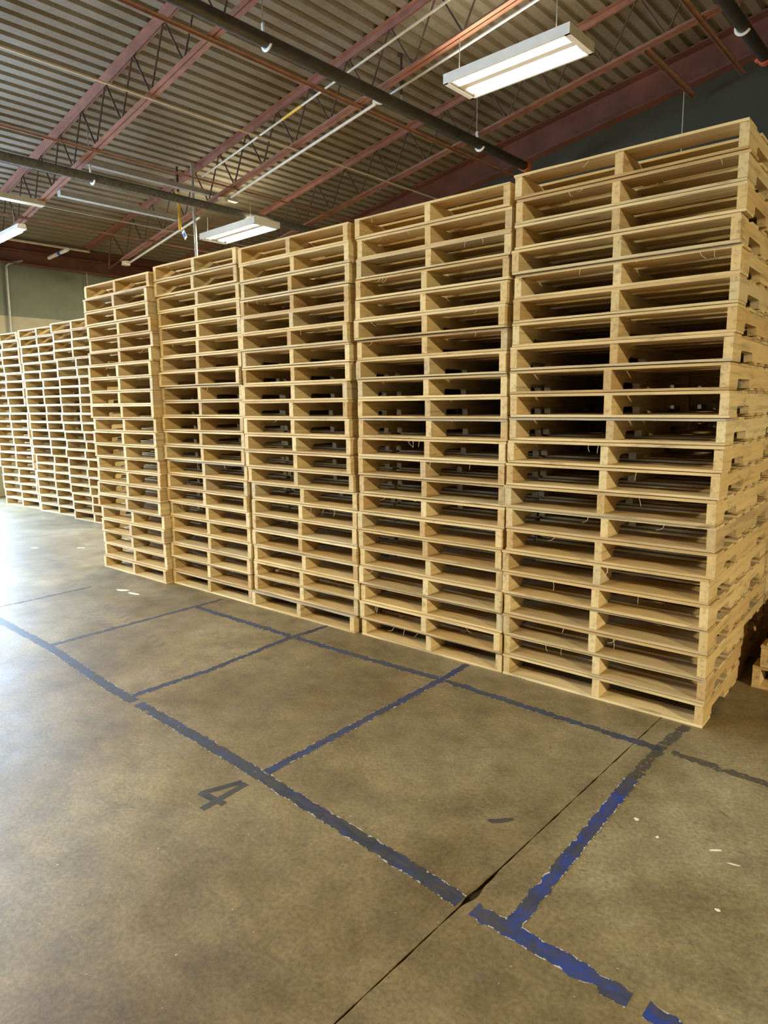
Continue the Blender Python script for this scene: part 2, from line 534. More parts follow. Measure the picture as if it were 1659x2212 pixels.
def build_shell():
    T = 0.25
    # far end wall with the dock door opening
    mb = MB()
    top = deck_z(A_L)
    edges = [B_B + T, DOORS[0][1], DOORS[0][0], DOORS[1][1], DOORS[1][0], B_F - T]
    for i in (0, 2, 4): mb.box(A_L - T, A_L, edges[i + 1], edges[i], 0, top)
    for d0, d1, dp in DOORS: mb.box(A_L - T, A_L, d0, d1, DOOR_H, top)
    w = tag(add('wall_left', mb.mesh('wall_left', M_ENDWALL), None, (0, 0, 0), BROT), kind='structure')
    for d0, d1, dp in DOORS:
        fr = MB()
        fr.box(A_L - 0.02, A_L + 0.06, d1, d1 + 0.12, 0, DOOR_H + 0.12)
        fr.box(A_L - 0.02, A_L + 0.06, d0 - 0.12, d0, 0, DOOR_H + 0.12)
        fr.box(A_L - 0.02, A_L + 0.06, d0, d1, DOOR_H, DOOR_H + 0.12)
        add('door_frame', fr.mesh('door_frame', M_SKYTRIM), w)

    def sloped_wall(name, b0, b1, mat):
        mbw = MB().prism([(A_L, 0), (A_R, 0), (A_R, deck_z(A_R)), (A_L, deck_z(A_L))], 'y', b0, b1)
        return tag(add(name, mbw.mesh(name, mat), None, (0, 0, 0), BROT), kind='structure')
    sloped_wall('wall_back', B_B, B_B + T, M_GREEN)
    sloped_wall('wall_front', B_F - T, B_F, M_GREEN)
    tag(add('wall_right', MB().box(A_R, A_R + T, B_F - T, B_B + T, 0, deck_z(A_R)).mesh('wall_right', M_GREEN),
            None, (0, 0, 0), BROT), kind='structure')
    # painted steel beams along the wall heads
    zb = deck_z(A_L)
    mb = MB()
    mb.box(A_L, A_L + 0.012, -1.0, B_B, zb - 0.36, zb - 0.02)
    mb.box(A_L, A_L + 0.13, -1.0, B_B, zb - 0.37, zb - 0.355)
    mb.box(A_L, A_L + 0.10, -1.0, B_B, zb - 0.16, zb - 0.145)
    mb.box(A_L, A_L + 0.13, -1.0, B_B, zb - 0.02, zb - 0.004)
    tag(add('trim_1', mb.mesh('eave_beam', M_OXIDE_D), None, (0, 0, 0), BROT), kind='structure')
    mb = MB()
    for d0, d1, y in ((-0.40, -0.385, 0.16), (-0.02, -0.005, 0.16), (-0.385, -0.02, 0.014)):
        mb.prism([(A_L + .14, deck_z(A_L + .14) + d0), (A_R, deck_z(A_R) + d0), (A_R, deck_z(A_R) + d1), (A_L + .14, deck_z(A_L + .14) + d1)],
                 'y', B_B - y, B_B)
    tag(add('trim_2', mb.mesh('rake_beam', M_OXIDE_D), None, (0, 0, 0), BROT), kind='structure')
    # roof slab with its corrugated steel deck sheets below
    e = 0.3
    rt = MB().prism([(A_L - e, deck_z(A_L - e) + 0.05), (A_R + e, deck_z(A_R + e) + 0.05),
                     (A_R + e, deck_z(A_R + e) + 0.15), (A_L - e, deck_z(A_L - e) + 0.15)], 'y', B_F - e, B_B + e)
    ceil = tag(add('ceiling', rt.mesh('roof_slab', M_ROOF), None, (0, 0, 0), BROT), kind='structure')
    P, W = 0.1524, 0.9144
    prof = []
    for k in range(6):
        x = k * P
        prof += [(x, 0), (x + 0.088, 0), (x + 0.100, 0.038), (x + 0.1404, 0.038)]
    prof.append((6 * P, 0))
    sh = [(x, z + SL * x) for x, z in prof]
    poly = sh + [(x, z + 0.0012) for x, z in sh[::-1]]
    me = MB().prism(poly, 'y', B_F, B_B).mesh('deck_sheet', M_DECK)
    a = A_L
    while a < A_R:
        add('deck_sheet', me, ceil, (a, 0, deck_z(a)))
        a += W


build_shell()


# ------------------------------------------------------------------ pallets
PW, PD = 1.016, 1.219
TB, TT, TS = 0.0120, 0.0125, 0.036


def board_mesh(name, w, t, seed, mat, rough=0.0015, bow=0.0):
    rnd = random.Random(seed)
    n = 7
    mb = MB()
    for i in range(n + 1):
        x = -PW / 2 + PW * i / n
        bz = bow * (1 - (2 * i / n - 1) ** 2)
        j = lambda s: rnd.uniform(-s, s)
        mb.v += [(x, -w / 2 + j(rough), bz + (abs(j(rough * 0.9)) if 0 < i < n else 0)), (x, w / 2 + j(rough), bz),
                 (x, w / 2 + j(rough), t + bz), (x, -w / 2 + j(rough), t + bz - abs(j(rough * 0.6)))]
    for i in range(n):
        b, c = 4 * i, 4 * i + 4
        for k in range(4):
            l = (k + 1) % 4
            mb.face([b + k, c + k, c + l, b + l])
    mb.face([3, 2, 1, 0][::-1][::-1]); mb.face([4 * n, 4 * n + 1, 4 * n + 2, 4 * n + 3])
    return mb.mesh(name, mat)


def stringer_mesh(hs, seed):
    rnd = random.Random(seed)
    h2 = PD / 2
    nd, c = 0.036 + rnd.uniform(-0.002, 0.002), 0.013

    def notch(y0, y1):
        return [(y0, 0), (y0 + 0.001, nd - c), (y0 + 0.004, nd - c * 0.4), (y0 + c, nd), (y1 - c, nd),
                (y1 - 0.004, nd - c * 0.4), (y1 - 0.001, nd - c), (y1, 0)]
    s = rnd.uniform(-0.006, 0.006)
    poly = [(-h2, 0)] + notch(-h2 + 0.152 + s, -h2 + 0.381 + s) + notch(h2 - 0.381 + s, h2 - 0.152 + s) + [(h2, 0), (h2, hs), (-h2, hs)]
    return MB().prism(poly, 'x', -TS / 2, TS / 2).mesh('stringer', M_STRING)


LEAD, INNER = 0.140, 0.116
BIN = 0.089
TOPW = [LEAD, INNER, INNER, INNER, INNER, INNER, LEAD]
BOTW = [LEAD, BIN, BIN, BIN, LEAD]


def top_positions():
    gapw = (PD - sum(TOPW)) / 6
    y, out = -PD / 2, []
    for w in TOPW:
        out.append(y + w / 2); y += w + gapw
    return out


TOPY = top_positions()
BOTY = [-PD / 2 + LEAD / 2, -0.155, 0.0, 0.155, PD / 2 - LEAD / 2]
LEAD_T = [board_mesh('lead_board', LEAD, TT, 10 + i, M_BOARD, 0.0012 + 0.0006 * (i % 3), random.uniform(-0.0008, 0.0)) for i in range(6)]
LEAD_TG = [board_mesh('lead_board_grey', LEAD, TT, 40 + i, M_GREY, 0.002) for i in range(2)]
INN_T = [board_mesh('inner_board', INNER - 0.003 * i, TT, 20 + i, M_BOARD) for i in range(3)]
LEAD_B = [board_mesh('lead_board_low', LEAD, TB, 30 + i, M_BOARD, 0.0015 + 0.0006 * (i % 3)) for i in range(5)]
INN_B = [board_mesh('inner_board_low', 0.089 - 0.002 * i, TB, 50 + i, M_BOARD) for i in range(3)]
STRING = {}


def fibre_mesh(seed):
    rnd = random.Random(seed)
    p = Vector((0, 0, 0)); d = Vector((rnd.uniform(-.4, .4), -0.35, -1)).normalized()
    pts = [p]
    curl = Vector((rnd.uniform(-1, 1), rnd.uniform(-.6, .2), rnd.uniform(-.3, .9))) * rnd.uniform(0.15, 0.5)
    seg = rnd.uniform(0.005, 0.010)
    for k in range(6):
        d = (d + curl).normalized()
        p = p + d * seg
        pts.append(p)
    return MB().path(pts, [0.0008, 0.0008, 0.0008, 0.0007, 0.0007, 0.0006, 0.0004], 4, False).mesh('wood_fibre', M_SPLINT)


FIBRES = [fibre_mesh(100 + i) for i in range(9)]
ORD = ['', 'topmost', 'second', 'third', 'fourth', 'fifth', 'sixth', 'seventh', 'eighth', 'ninth', 'tenth', 'eleventh',
       'twelfth', 'thirteenth', 'fourteenth', 'fifteenth', 'sixteenth', 'seventeenth', 'eighteenth', 'nineteenth',
       'twentieth', 'twenty-first', 'bottom']
ORD2 = ['', 'lowest', *ORD[2:21]]
prnd = random.Random(3)


def make_pallet(x, y, z, ph, rz, label, fibres=0, grey=False):
    hs = round(ph - TB - TT - 0.0024, 5)
    if hs not in STRING: STRING[hs] = [stringer_mesh(hs, 60 + i) for i in range(4)]
    root = add('wooden_pallet', None, None, (x, y, z), (0, 0, rz))
    root.empty_display_size = 0.1
    tag(root, label, 'pallet', 'stacked wooden pallets')
    jj = lambda s: prnd.uniform(-s, s)
    mid = jj(0.018)
    for k, sx in enumerate((-(PW - TS) / 2 + 0.001, mid, (PW - TS) / 2 - 0.001)):
        add('stringer', prnd.choice(STRING[hs]), root, (sx, jj(0.004), TB), (0, 0, math.pi if prnd.random() < .5 else 0))
    for k, yy in enumerate(BOTY):
        lead = k in (0, 4)
        add('bottom_board', prnd.choice(LEAD_B if lead else INN_B), root, (jj(0.003), yy + jj(0.003), 0),
            (0, 0, jj(0.002) + (math.pi if prnd.random() < .5 else 0)))
    z1 = TB + hs
    for k, yy in enumerate(TOPY):
        lead = k in (0, 6)
        src = (LEAD_TG if (grey and k == 0) else LEAD_T) if lead else INN_T
        b = add('deck_board', prnd.choice(src), root, (jj(0.005), yy + jj(0.004), z1),
                (0, 0, jj(0.002) + (math.pi if prnd.random() < .5 else 0)))
        if grey and k == 0: b['label'] = 'grey weathered front board'
    for k in range(fibres):
        add('wood_fibre', prnd.choice(FIBRES), root,
            (prnd.uniform(-.45, .45), -PD / 2 + 0.0005, z1 + 0.001),
            (0, 0, jj(0.8)))
    return root


# measured centre of every pallet along the row, top to bottom
ROWX = {
    1: [-0.491, -0.486, -0.483, -0.496, -0.492, -0.486, -0.49, -0.495, -0.501, -0.495, -0.502, -0.505, -0.509, -0.515,
        -0.511, -0.502, -0.522, -0.518, -0.514, -0.512, -0.513, -0.516],
    2: [-1.537, -1.529, -1.526, -1.533, -1.545, -1.547, -1.545, -1.54, -1.539, -1.533, -1.525, -1.527, -1.525, -1.523,
        -1.522, -1.525, -1.525, -1.524, -1.537, -1.538, -1.542, -1.54],
    3: [-2.601, -2.591, -2.597, -2.616, -2.61, -2.613, -2.611, -2.62, -2.636, -2.632, -2.628, -2.612, -2.61, -2.607,
        -2.577, -2.579, -2.585, -2.582, -2.561, -2.567, -2.591, -2.602],
    4: [-3.642, -3.650, -3.628, -3.626, -3.627, -3.631, -3.65, -3.658, -3.645, -3.645, -3.645, -3.645, -3.645, -3.640,
        -3.635, -3.654, -3.636, -3.634, -3.622, -3.629, -3.635, -3.624],
    5: [-4.639, -4.597, -4.588, -4.581, -4.588, -4.585, -4.606, -4.626, -4.628, -4.599, -4.588, -4.585, -4.517, -4.515, -4.522,
        -4.524, -4.53, -4.546, -4.545, -4.546, -4.561, -4.573],
}
for s_ in range(2, 6):          # neighbouring stacks never interpenetrate
    for k_ in range(22):
        ref = min(ROWX[s_ - 1][max(0, k_ - 1):k_ + 2])
        ROWX[s_][k_] = min(ROWX[s_][k_], ref - PW - 0.0085)
ROWH = {1: 0.1155, 2: 0.1147, 3: 0.1144, 4: 0.1151, 5: 0.1135}
ROWY = {1: 0.0, 2: 0.0, 3: 0.0, 4: 0.0, 5: -0.055}
SNAME = {1: 'the nearest stack at the right', 2: 'the second stack from the right', 3: 'the third stack from the right',
         4: 'the fourth stack from the right', 5: 'the fifth stack from the right'}
GREYS = {(3, 22), (2, 11), (1, 11), (4, 14)}
NF = {1: 4, 2: 3, 3: 3, 4: 2, 5: 1}
for s in range(1, 6):
    ph = ROWH[s]
    for k in range(22):
        lvl = 21 - k
        dy = prnd.uniform(-0.014, 0.012)
        fib = prnd.randint(0, NF[s]) if prnd.random() < .7 else 0
        make_pallet(ROWX[s][k], ROWY[s] + PD / 2 + dy, lvl * ph, ph, prnd.uniform(-0.002, 0.002),
                    'pale wooden pallet, %s in %s' % (ORD[k + 1], SNAME[s]), fib, (s, k + 1) in GREYS)
FAR = {6: (-7.58, 1.075, 0.02, -0.20, 'the set-back stack half hidden by the fifth'),
       7: (-8.69, 1.14, 0.050, -0.23, 'the middle set-back stack at the left'),
       8: (-9.84, 1.12, 0.070, -0.24, 'the set-back stack nearest the end wall')}
for s, (fx, fy, rz, lean, nm) in FAR.items():
    ph = 0.1148
    x = 0
    for k in range(22):
        lvl = 21 - k
        t = (lvl / 21.0)
        make_pallet(fx + lean * t + prnd.uniform(-0.02, 0.02), fy + PD / 2 + prnd.uniform(-0.012, 0.012), lvl * ph, ph,
                    rz + prnd.uniform(-0.008, 0.008), 'bright wooden pallet, %s in %s' % (ORD[k + 1], nm))
# the dark second row right behind the tall stacks
for s in range(1, 5):
    ph = ROWH[s]
    for lvl in range(20):
        make_pallet(ROWX[s][21 - lvl], 1.285 + PD / 2 + prnd.uniform(-0.01, 0.01), lvl * ph, ph, prnd.uniform(-0.001, 0.001),
                    'shaded wooden pallet, %s up in the row behind %s' % (ORD2[lvl + 1], SNAME[s]))
# low stack standing beyond the near stack's corner
for k, (dx, dy, nm) in enumerate(((0.0, 0.0, 'bottom'), (0.03, 0.0, 'middle'), (0.055, 0.01, 'top'))):
    make_pallet(0.066 + PW / 2 + dx, 0.645 + PD / 2 + dy, k * 0.115, 0.115, 0.0,
                'orange-brown wooden pallet, %s of the low stack at the right edge' % nm)


# ------------------------------------------------------------------ roof joists
def chord_z(a, h):
    return h + SL * a


ROD_UP = None
PANEL = 0.606
A_END = -9.95


def angle_bar(mb, a0, a1, b0, w, t, h, hz, side):
    """one steel angle of a chord: flat leg at height hz (roof frame), upright leg at the inner side."""
    def sec(a):
        z = chord_z(a, hz)
        b1 = b0 + side * w
        up_ = h
        pts = [(b0, z), (b1, z), (b1, z + t), (b0 + side * t, z + t), (b0 + side * t, z + up_), (b0, z + up_)]
        return [(a, p[0], p[1]) for p in pts]
    i = len(mb.v)
    mb.v += sec(a0) + sec(a1)
    n = 6
    for k in range(n):
        j = (k + 1) % n
        q = [i + k, i + j, i + n + j, i + n + k]
        mb.face(q if side < 0 else q[::-1])
    c0 = [i + k for k in range(n)]; c1 = [i + n + k for k in range(n)]
    mb.face(c0 if side > 0 else c0[::-1]); mb.face(c1[::-1] if side > 0 else c1)


def build_joist(b, label, webs_from, webs_to):
    root = add('roof_joist', None, None, bw(A_END, b, chord_z(A_END, H_BOT)), BROT)
    root.empty_display_size = 0.2
    tag(root, label, 'roof joist', 'open web roof joists')
    off = Vector((A_END, b, chord_z(A_END, H_BOT)))

    def local(mb):
        mb.v = [tuple(Vector(v) - off) for v in mb.v]
        return mb
    mb = MB()
    for s in (-1, 1): angle_bar(mb, A_END, A_R - 0.4, b + s * 0.008, 0.046, 0.006, 0.046, H_BOT, s)
    add('bottom_chord', local(mb).mesh('bottom_chord', M_OXIDE), root)
    mb = MB()
    ht = H_DECK - 0.002
    for s in (-1, 1): angle_bar(mb, A_L + 0.14, A_R - 0.02, b + s * 0.008, 0.060, 0.007, -0.055, ht - 0.007, s)
    add('top_chord', local(mb).mesh('top_chord', M_OXIDE), root)
    depth = (H_DECK - 0.03) - (H_BOT + 0.02)
    key = 'web'
    if key not in WEB:
        r = 0.0095
        z0 = 0.02
        WEB['up'] = MB().tube((0, 0, z0), (PANEL / 2, 0, z0 + depth + SL * PANEL / 2), r, 8).mesh('web_rod', M_WEB)
        WEB['dn'] = MB().tube((PANEL / 2, 0, z0 + depth + SL * PANEL / 2), (PANEL, 0, z0 + SL * PANEL), r, 8).mesh('web_rod', M_WEB)
        WEB[key] = True
    a = A_END + 0.1
    while a + PANEL < A_R - 0.4:
        if webs_from <= a <= webs_to:
            lo = Vector((a, b, chord_z(a, H_BOT))) - off
            add('web_rod', WEB['up'], root, lo)
            add('web_rod', WEB['dn'], root, lo)
        a += PANEL
    # end panel: tie rod and last diagonal up to the wall seat
    e0 = Vector((A_END + 0.1, b, chord_z(A_END + .1, H_BOT) + 0.02))
    e1 = Vector((A_END - 0.48, b, chord_z(A_END - .48, H_BOT) + 0.02))
    e2 = Vector((A_L + 0.25, b, chord_z(A_L + .25, H_DECK) - 0.05))
    e3 = Vector((A_END - 0.30, b, chord_z(A_END - .30, H_DECK) - 0.04))
    for p, q in ((e0, e1), (e1, e2), (e1, e3), (e0, e3)):
        add('end_rod', MB().tube(p - off, q - off, 0.010, 8).mesh('end_rod', M_OXIDE_D), root)
    return root


WEB = {}
build_joist(0.71, 'red steel roof joist nearest the camera, at the upper left', -20, 20)
build_joist(2.53, 'red steel roof joist carrying the white conduit, mid ceiling', -20, 20)
build_joist(4.25, 'red steel roof joist nearest the dark back wall', -20, 20)
for k, b in enumerate((-1.1, -2.9, -4.7, -6.5, -8.3, -10.1, -11.9)):
    build_joist(b, 'red steel roof joist above the aisle, %s one before the visible joists' % ['first', *ORD[2:8]][k], *((-20, 20) if k < 3 else (90, 91)))


# ------------------------------------------------------------------ pipes, rods, conduits under the roof
def roof_run(name, a, b0, b1, h, r, mat, label, cat, group=None, square=False, n=12):
    """straight bar running across the joists (along b) at roof height h."""
    z = chord_z(a, h)
    if square:
        mb = MB().box(-r, r, 0, b1 - b0, 0.0, 0.006)
        mb.box(-r, -r + 0.005, 0, b1 - b0, -r, 0.0)
    else:
        mb = MB().tube((0, 0, 0), (0, b1 - b0, 0), r, n)
    o = add(name, mb.mesh(name, mat), None, bw(a, b0, z), BROT)
    return tag(o, label, cat, group)


def pipe_with_hooks(name, a, b0, b1, h, r, hooks, label, cap=None, mat=M_PIPE, drops=()):
    root = add(name, None, None, bw(a, b0, chord_z(a, h)), BROT)
    root.empty_display_size = 0.1
    tag(root, label, 'pipe', 'sprinkler pipes under the roof')
    add('pipe_run', MB().tube((0, 0, 0), (0, b1 - b0, 0), r, 20).mesh('pipe_run', mat), root)
    for b in hooks:
        pts = []
        for k in range(15):
            t = math.radians(-30 - 200 * k / 14)
            pts.append((math.cos(t) * (r + 0.006), b - b0, math.sin(t) * (r + 0.006)))
        pts.append((-(r + 0.006) * 0.8, b - b0, 0.16))
        add('hanger_rod', MB().tube((-(r + 0.006) * 0.8, b - b0, 0.15), (-(r + 0.006) * 0.8, b - b0, H_DECK - h - 0.012), 0.006, 6).mesh('hanger_rod', M_GALV), root)
        add('pipe_hook', MB().path(pts, 0.009, 8, True, 2.2).mesh('pipe_hook', M_WHITE), root)
    for b in drops:
        add('sprinkler_head', MB().tube((0, b - b0, -r * 0.7), (0, b - b0, -r - 0.06), 0.012, 10)
            .tube((0, b - b0, -r - 0.06), (0, b - b0, -r - 0.068), 0.026, 12).mesh('sprinkler_head', M_GALV), root)
    if cap:
        mb = MB().tube((0, b1 - b0 - 0.02, 0), (0, b1 - b0 + 0.05, 0), r * 1.25, 20)
        mb.tube((-r * 1.35, b1 - b0 - 0.005, -0.01), (-r * 1.35, b1 - b0 + 0.035, -0.01), 0.018, 8)
        mb.tube((r * 1.35, b1 - b0 - 0.005, 0.01), (r * 1.35, b1 - b0 + 0.035, 0.01), 0.018, 8)
        add('end_coupling', mb.mesh('end_coupling', M_ORANGE), root)
    return root


pipe_with_hooks('sprinkler_pipe', -4.13, B_F + .3, 5.24, 5.165, 0.056, (-5.0, 0.98, 4.20),
                'black sprinkler pipe crossing the ceiling, ending in an orange coupling behind the stacks', True)
pipe_with_hooks('sprinkler_pipe', -1.33, B_F + .3, 5.26, 5.165, 0.056, (-5.0, 4.48),
                'black sprinkler pipe with white hook in the upper right corner', True)
pipe_with_hooks('sprinkler_pipe', -7.28, B_F + .3, 5.30, 5.20, 0.052, (-5.0, 0.86),
                'dusty black sprinkler pipe above the far left light', None, M_DUSTPIPE)

roof_run('bridging_rod', -5.62, B_F + .2, 5.80, 5.285, 0.011, M_CONDUIT, 'thin pale bridging rod under the joists', 'rod', 'bridging bars')
roof_run('bridging_bar', -6.84, B_F + .2, 5.80, 5.291, 0.014, M_BAR, 'thin red bridging bar left of the pale rod', 'steel bar', 'bridging bars', True)
roof_run('bridging_bar', -4.55, B_F + .2, 5.80, 5.291, 0.020, M_BAR, 'red bridging bar running beside the black pipe', 'steel bar', 'bridging bars', True)
roof_run('bridging_bar', -8.97, B_F + .2, 5.80, 5.291, 0.014, M_BAR, 'red bridging bar nearest the far end wall', 'steel bar', 'bridging bars', True)
roof_run('bridging_rod', -8.47, 0.72, 5.80, 5.285, 0.009, M_GALV, 'thin grey rod near the far end wall', 'rod', 'bridging bars')
roof_run('bridging_bar', -2.16, 4.25, 5.70, 5.291, 0.030, M_BAR, 'short red brace from the last joist to the back wall', 'steel bar', 'bridging bars', True)
roof_run('bridging_bar', -1.64, B_F + .2, 5.70, 5.291, 0.022, M_BAR, 'red bridging bar at the upper right beside the pipe', 'steel bar', 'bridging bars', True)
roof_run('wall_conduit', A_L + 0.22, -1.0, 2.55, 5.80, 0.022, M_CONDUIT, 'pale conduit along the far end wall under the roof', 'conduit')


def channel(a, b0, b1, h, w, hgt, mat, label):
    z = chord_z(a, h)
    L = b1 - b0
    mb = MB()
    mb.box(-w / 2, w / 2, 0, L, 0.0, 0.004)
    mb.box(-w / 2, -w / 2 + .004, 0, L, 0.004, hgt)
    mb.box(w / 2 - .004, w / 2, 0, L, 0.004, hgt)
    mb.box(-w / 2, w / 2, -0.006, 0, 0, hgt)
    mb.box(-w / 2, w / 2, L, L + .006, 0, hgt)
    o = add('steel_channel', mb.mesh('steel_channel', mat), None, bw(a, b0, z), BROT)
    return tag(o, label, 'steel channel', 'channels hung under the joists')


channel(-7.93, 0.74, 2.32, 5.21, 0.085, 0.06, M_GREYP, 'pale grey steel channel, lower of the two near the far light')
channel(-7.44, 0.86, 3.00, 5.41, 0.075, 0.06, M_GREYP, 'pale grey steel channel, upper of the two near the far light')
channel(-8.44, -1.2, 0.74, 5.26, 0.12, 0.06, M_CONDUIT, 'beige steel channel at the left edge')


def along(name, pts, r, mat, label, cat, group=None, n=10):
    """bar following the joists: pts are (a, b, h) in the roof frame."""
    P = [Vector((a, b, chord_z(a, h))) for a, b, h in pts]
    o0 = P[0]
    o = add(name, MB().path([p - o0 for p in P], r, n).mesh(name, mat), None, bw(o0.x, o0.y, o0.z), BROT)
    return tag(o, label, cat, group)


along('conduit', [(-9.85, 2.60, 5.250), (-7.75, 2.60, 5.250)], 0.017, M_CONDUIT, 'white conduit on the middle joist, far section', 'conduit', 'roof conduits')
along('conduit', [(-7.0, 2.60, 5.250), (-4.36, 2.60, 5.250)], 0.017, M_CONDUIT, 'white conduit on the middle joist, long near section', 'conduit', 'roof conduits')
along('conduit', [(-4.2, 2.60, 5.250), (A_R - .5, 2.60, 5.250)], 0.014, M_GALV, 'grey conduit on the middle joist beyond the black pipe', 'conduit', 'roof conduits')
c1 = along('conduit', [(-6.9, 2.10, 5.36), (-6.84, 2.10, 5.35), (-2.4, 2.10, 5.35)], 0.012, M_CONDUIT, 'thin pale conduit with a yellow sticker', 'conduit', 'roof conduits')
p0 = Vector((-6.9, 2.10, chord_z(-6.9, 5.36)))
q0 = Vector((-5.30, 2.10, chord_z(-5.30, 5.35))) - p0
q1 = Vector((-4.98, 2.10, chord_z(-4.98, 5.35))) - p0
add('sticker', MB().tube(q0, q1, 0.0155, 10).mesh('sticker', M_YELLOW), c1)

for a, lb in ((-4.30, 'octagonal junction box where the conduit meets the black pipe'), (-7.16, 'octagonal junction box above the far light'),
              (-9.93, 'octagonal junction box at the end of the middle joist')):
    mb = MB()
    for k in range(1):
        pts = [(0.065 * math.cos(math.pi / 8 + t * math.pi / 4), 0.065 * math.sin(math.pi / 8 + t * math.pi / 4)) for t in range(8)]
        mb.prism(pts, 'z', -0.025, 0.025)
        mb.prism([(p[0] * 1.12, p[1] * 1.12) for p in pts], 'z', -0.031, -0.025)
    tag(add('junction_box', mb.mesh('junction_box', M_WHITE), None, bw(a, 2.58, chord_z(a, 5.265)), BROT), lb, 'junction box', 'junction boxes')

# vertical conduit, pull stick, cords
dp_ = add('drop_pipe', None, None, bw(-4.35, 3.0, chord_z(-4.35, H_BOT) + 0.15), BROT)
tag(dp_, 'short black drop pipe hanging left of the near light', 'pipe')
add('pipe_body', MB().tube((0, 0, 0), (0, 0, 0.42), 0.014, 10).mesh('pipe_body', M_PIPE), dp_)
add('coupling', MB().tube((0, 0, 0.12), (0, 0, 0.20), 0.028, 12).mesh('coupling', M_PIPE), dp_)
add('sprinkler_head', MB().tube((0, 0, -0.05), (0, 0, 0.0), 0.010, 8).tube((0, 0, -0.06), (0, 0, -0.05), 0.024, 12).mesh('sprinkler_head', M_GALV), dp_)
tag(add('drop_conduit', MB().tube((0, 0, 0), (0, 0, 3.0), 0.020, 10).mesh('drop_conduit', M_GALV), None, bw(-7.62, 2.42, 1.95), BROT),
    'grey vertical conduit dropping behind the stacks beside the far light', 'conduit')
st = add('pull_stick', None, None, bw(-7.80, 2.30, 3.86), BROT)
tag(st, 'yellow stick hanging from a black rod beside the far light', 'stick')
add('stick_body', MB().tube((0, 0, 0), (0, 0, 0.50), 0.020, 10).mesh('stick_body', M_YELLOW), st)
add('rod', MB().tube((0, 0, 0.49), (0, 0, 0.83), 0.016, 8).mesh('rod', M_PIPE), st)
tg = add('hang_tag', MB().box(-0.030, 0.030, -0.004, 0.004, -0.13, 0).mesh('hang_tag', M_WHITE), st, (0.07, 0, -0.02), (0, math.radians(-32), 0))
add('printed_patch', MB().box(-0.020, 0.020, -0.006, -0.004, -0.10, -0.04).mesh('printed_patch', M_BLUE), tg)
add('hook', MB().tube((0, 0, 0), (0.05, 0, -0.02), 0.008, 6).mesh('hook', M_GALV), st)
tag(add('hanging_cord', MB().path([(0, 0, 0), (0.004, 0, -.8), (-0.006, 0, -2.4)], 0.006, 6).mesh('hanging_cord', M_CONDUIT), None, bw(-2.27, 5.66, 5.10), BROT),
    'thin pale cord hanging down the dark green back wall', 'cord', 'cords on the walls')
tag(add('hanging_cord', MB().path([(0, 0, 0), (0.004, 0, -.8), (-0.006, 0, -2.4)], 0.006, 6).mesh('hanging_cord', M_CONDUIT), None, bw(A_L + .11, 2.52, 3.785), BROT),
    'thin cord hanging down the end wall beside the fifth stack', 'cord', 'cords on the walls')
wp = [(0.06, 0.26, 0.06), (0.06, 0.06, 0.0), (0.06, 0.0, -0.05), (0.06, -0.02, -1.2), (0.06, -0.04, -3.6)]
tag(add('wall_pipe', MB().path(wp, 0.022, 10).mesh('wall_pipe', M_GALV), None, bw(A_L, 1.23, 3.78), BROT),
    'grey elbowed pipe running down the far end wall', 'pipe')
tb = add('labelled_tube', MB().tube((0, 0, 0), (0.72, 0, 0.02), 0.028, 12).mesh('labelled_tube', M_WHITE), None, bw(-10.85, 1.74, 3.86), BROT)
tag(tb, 'white tube with a blue print near the end wall beam', 'tube')
add('blue_print', MB().tube((0.38, 0, 0.0105), (0.48, 0, 0.0133), 0.0295, 12).mesh('blue_print', M_BLUE), tb)


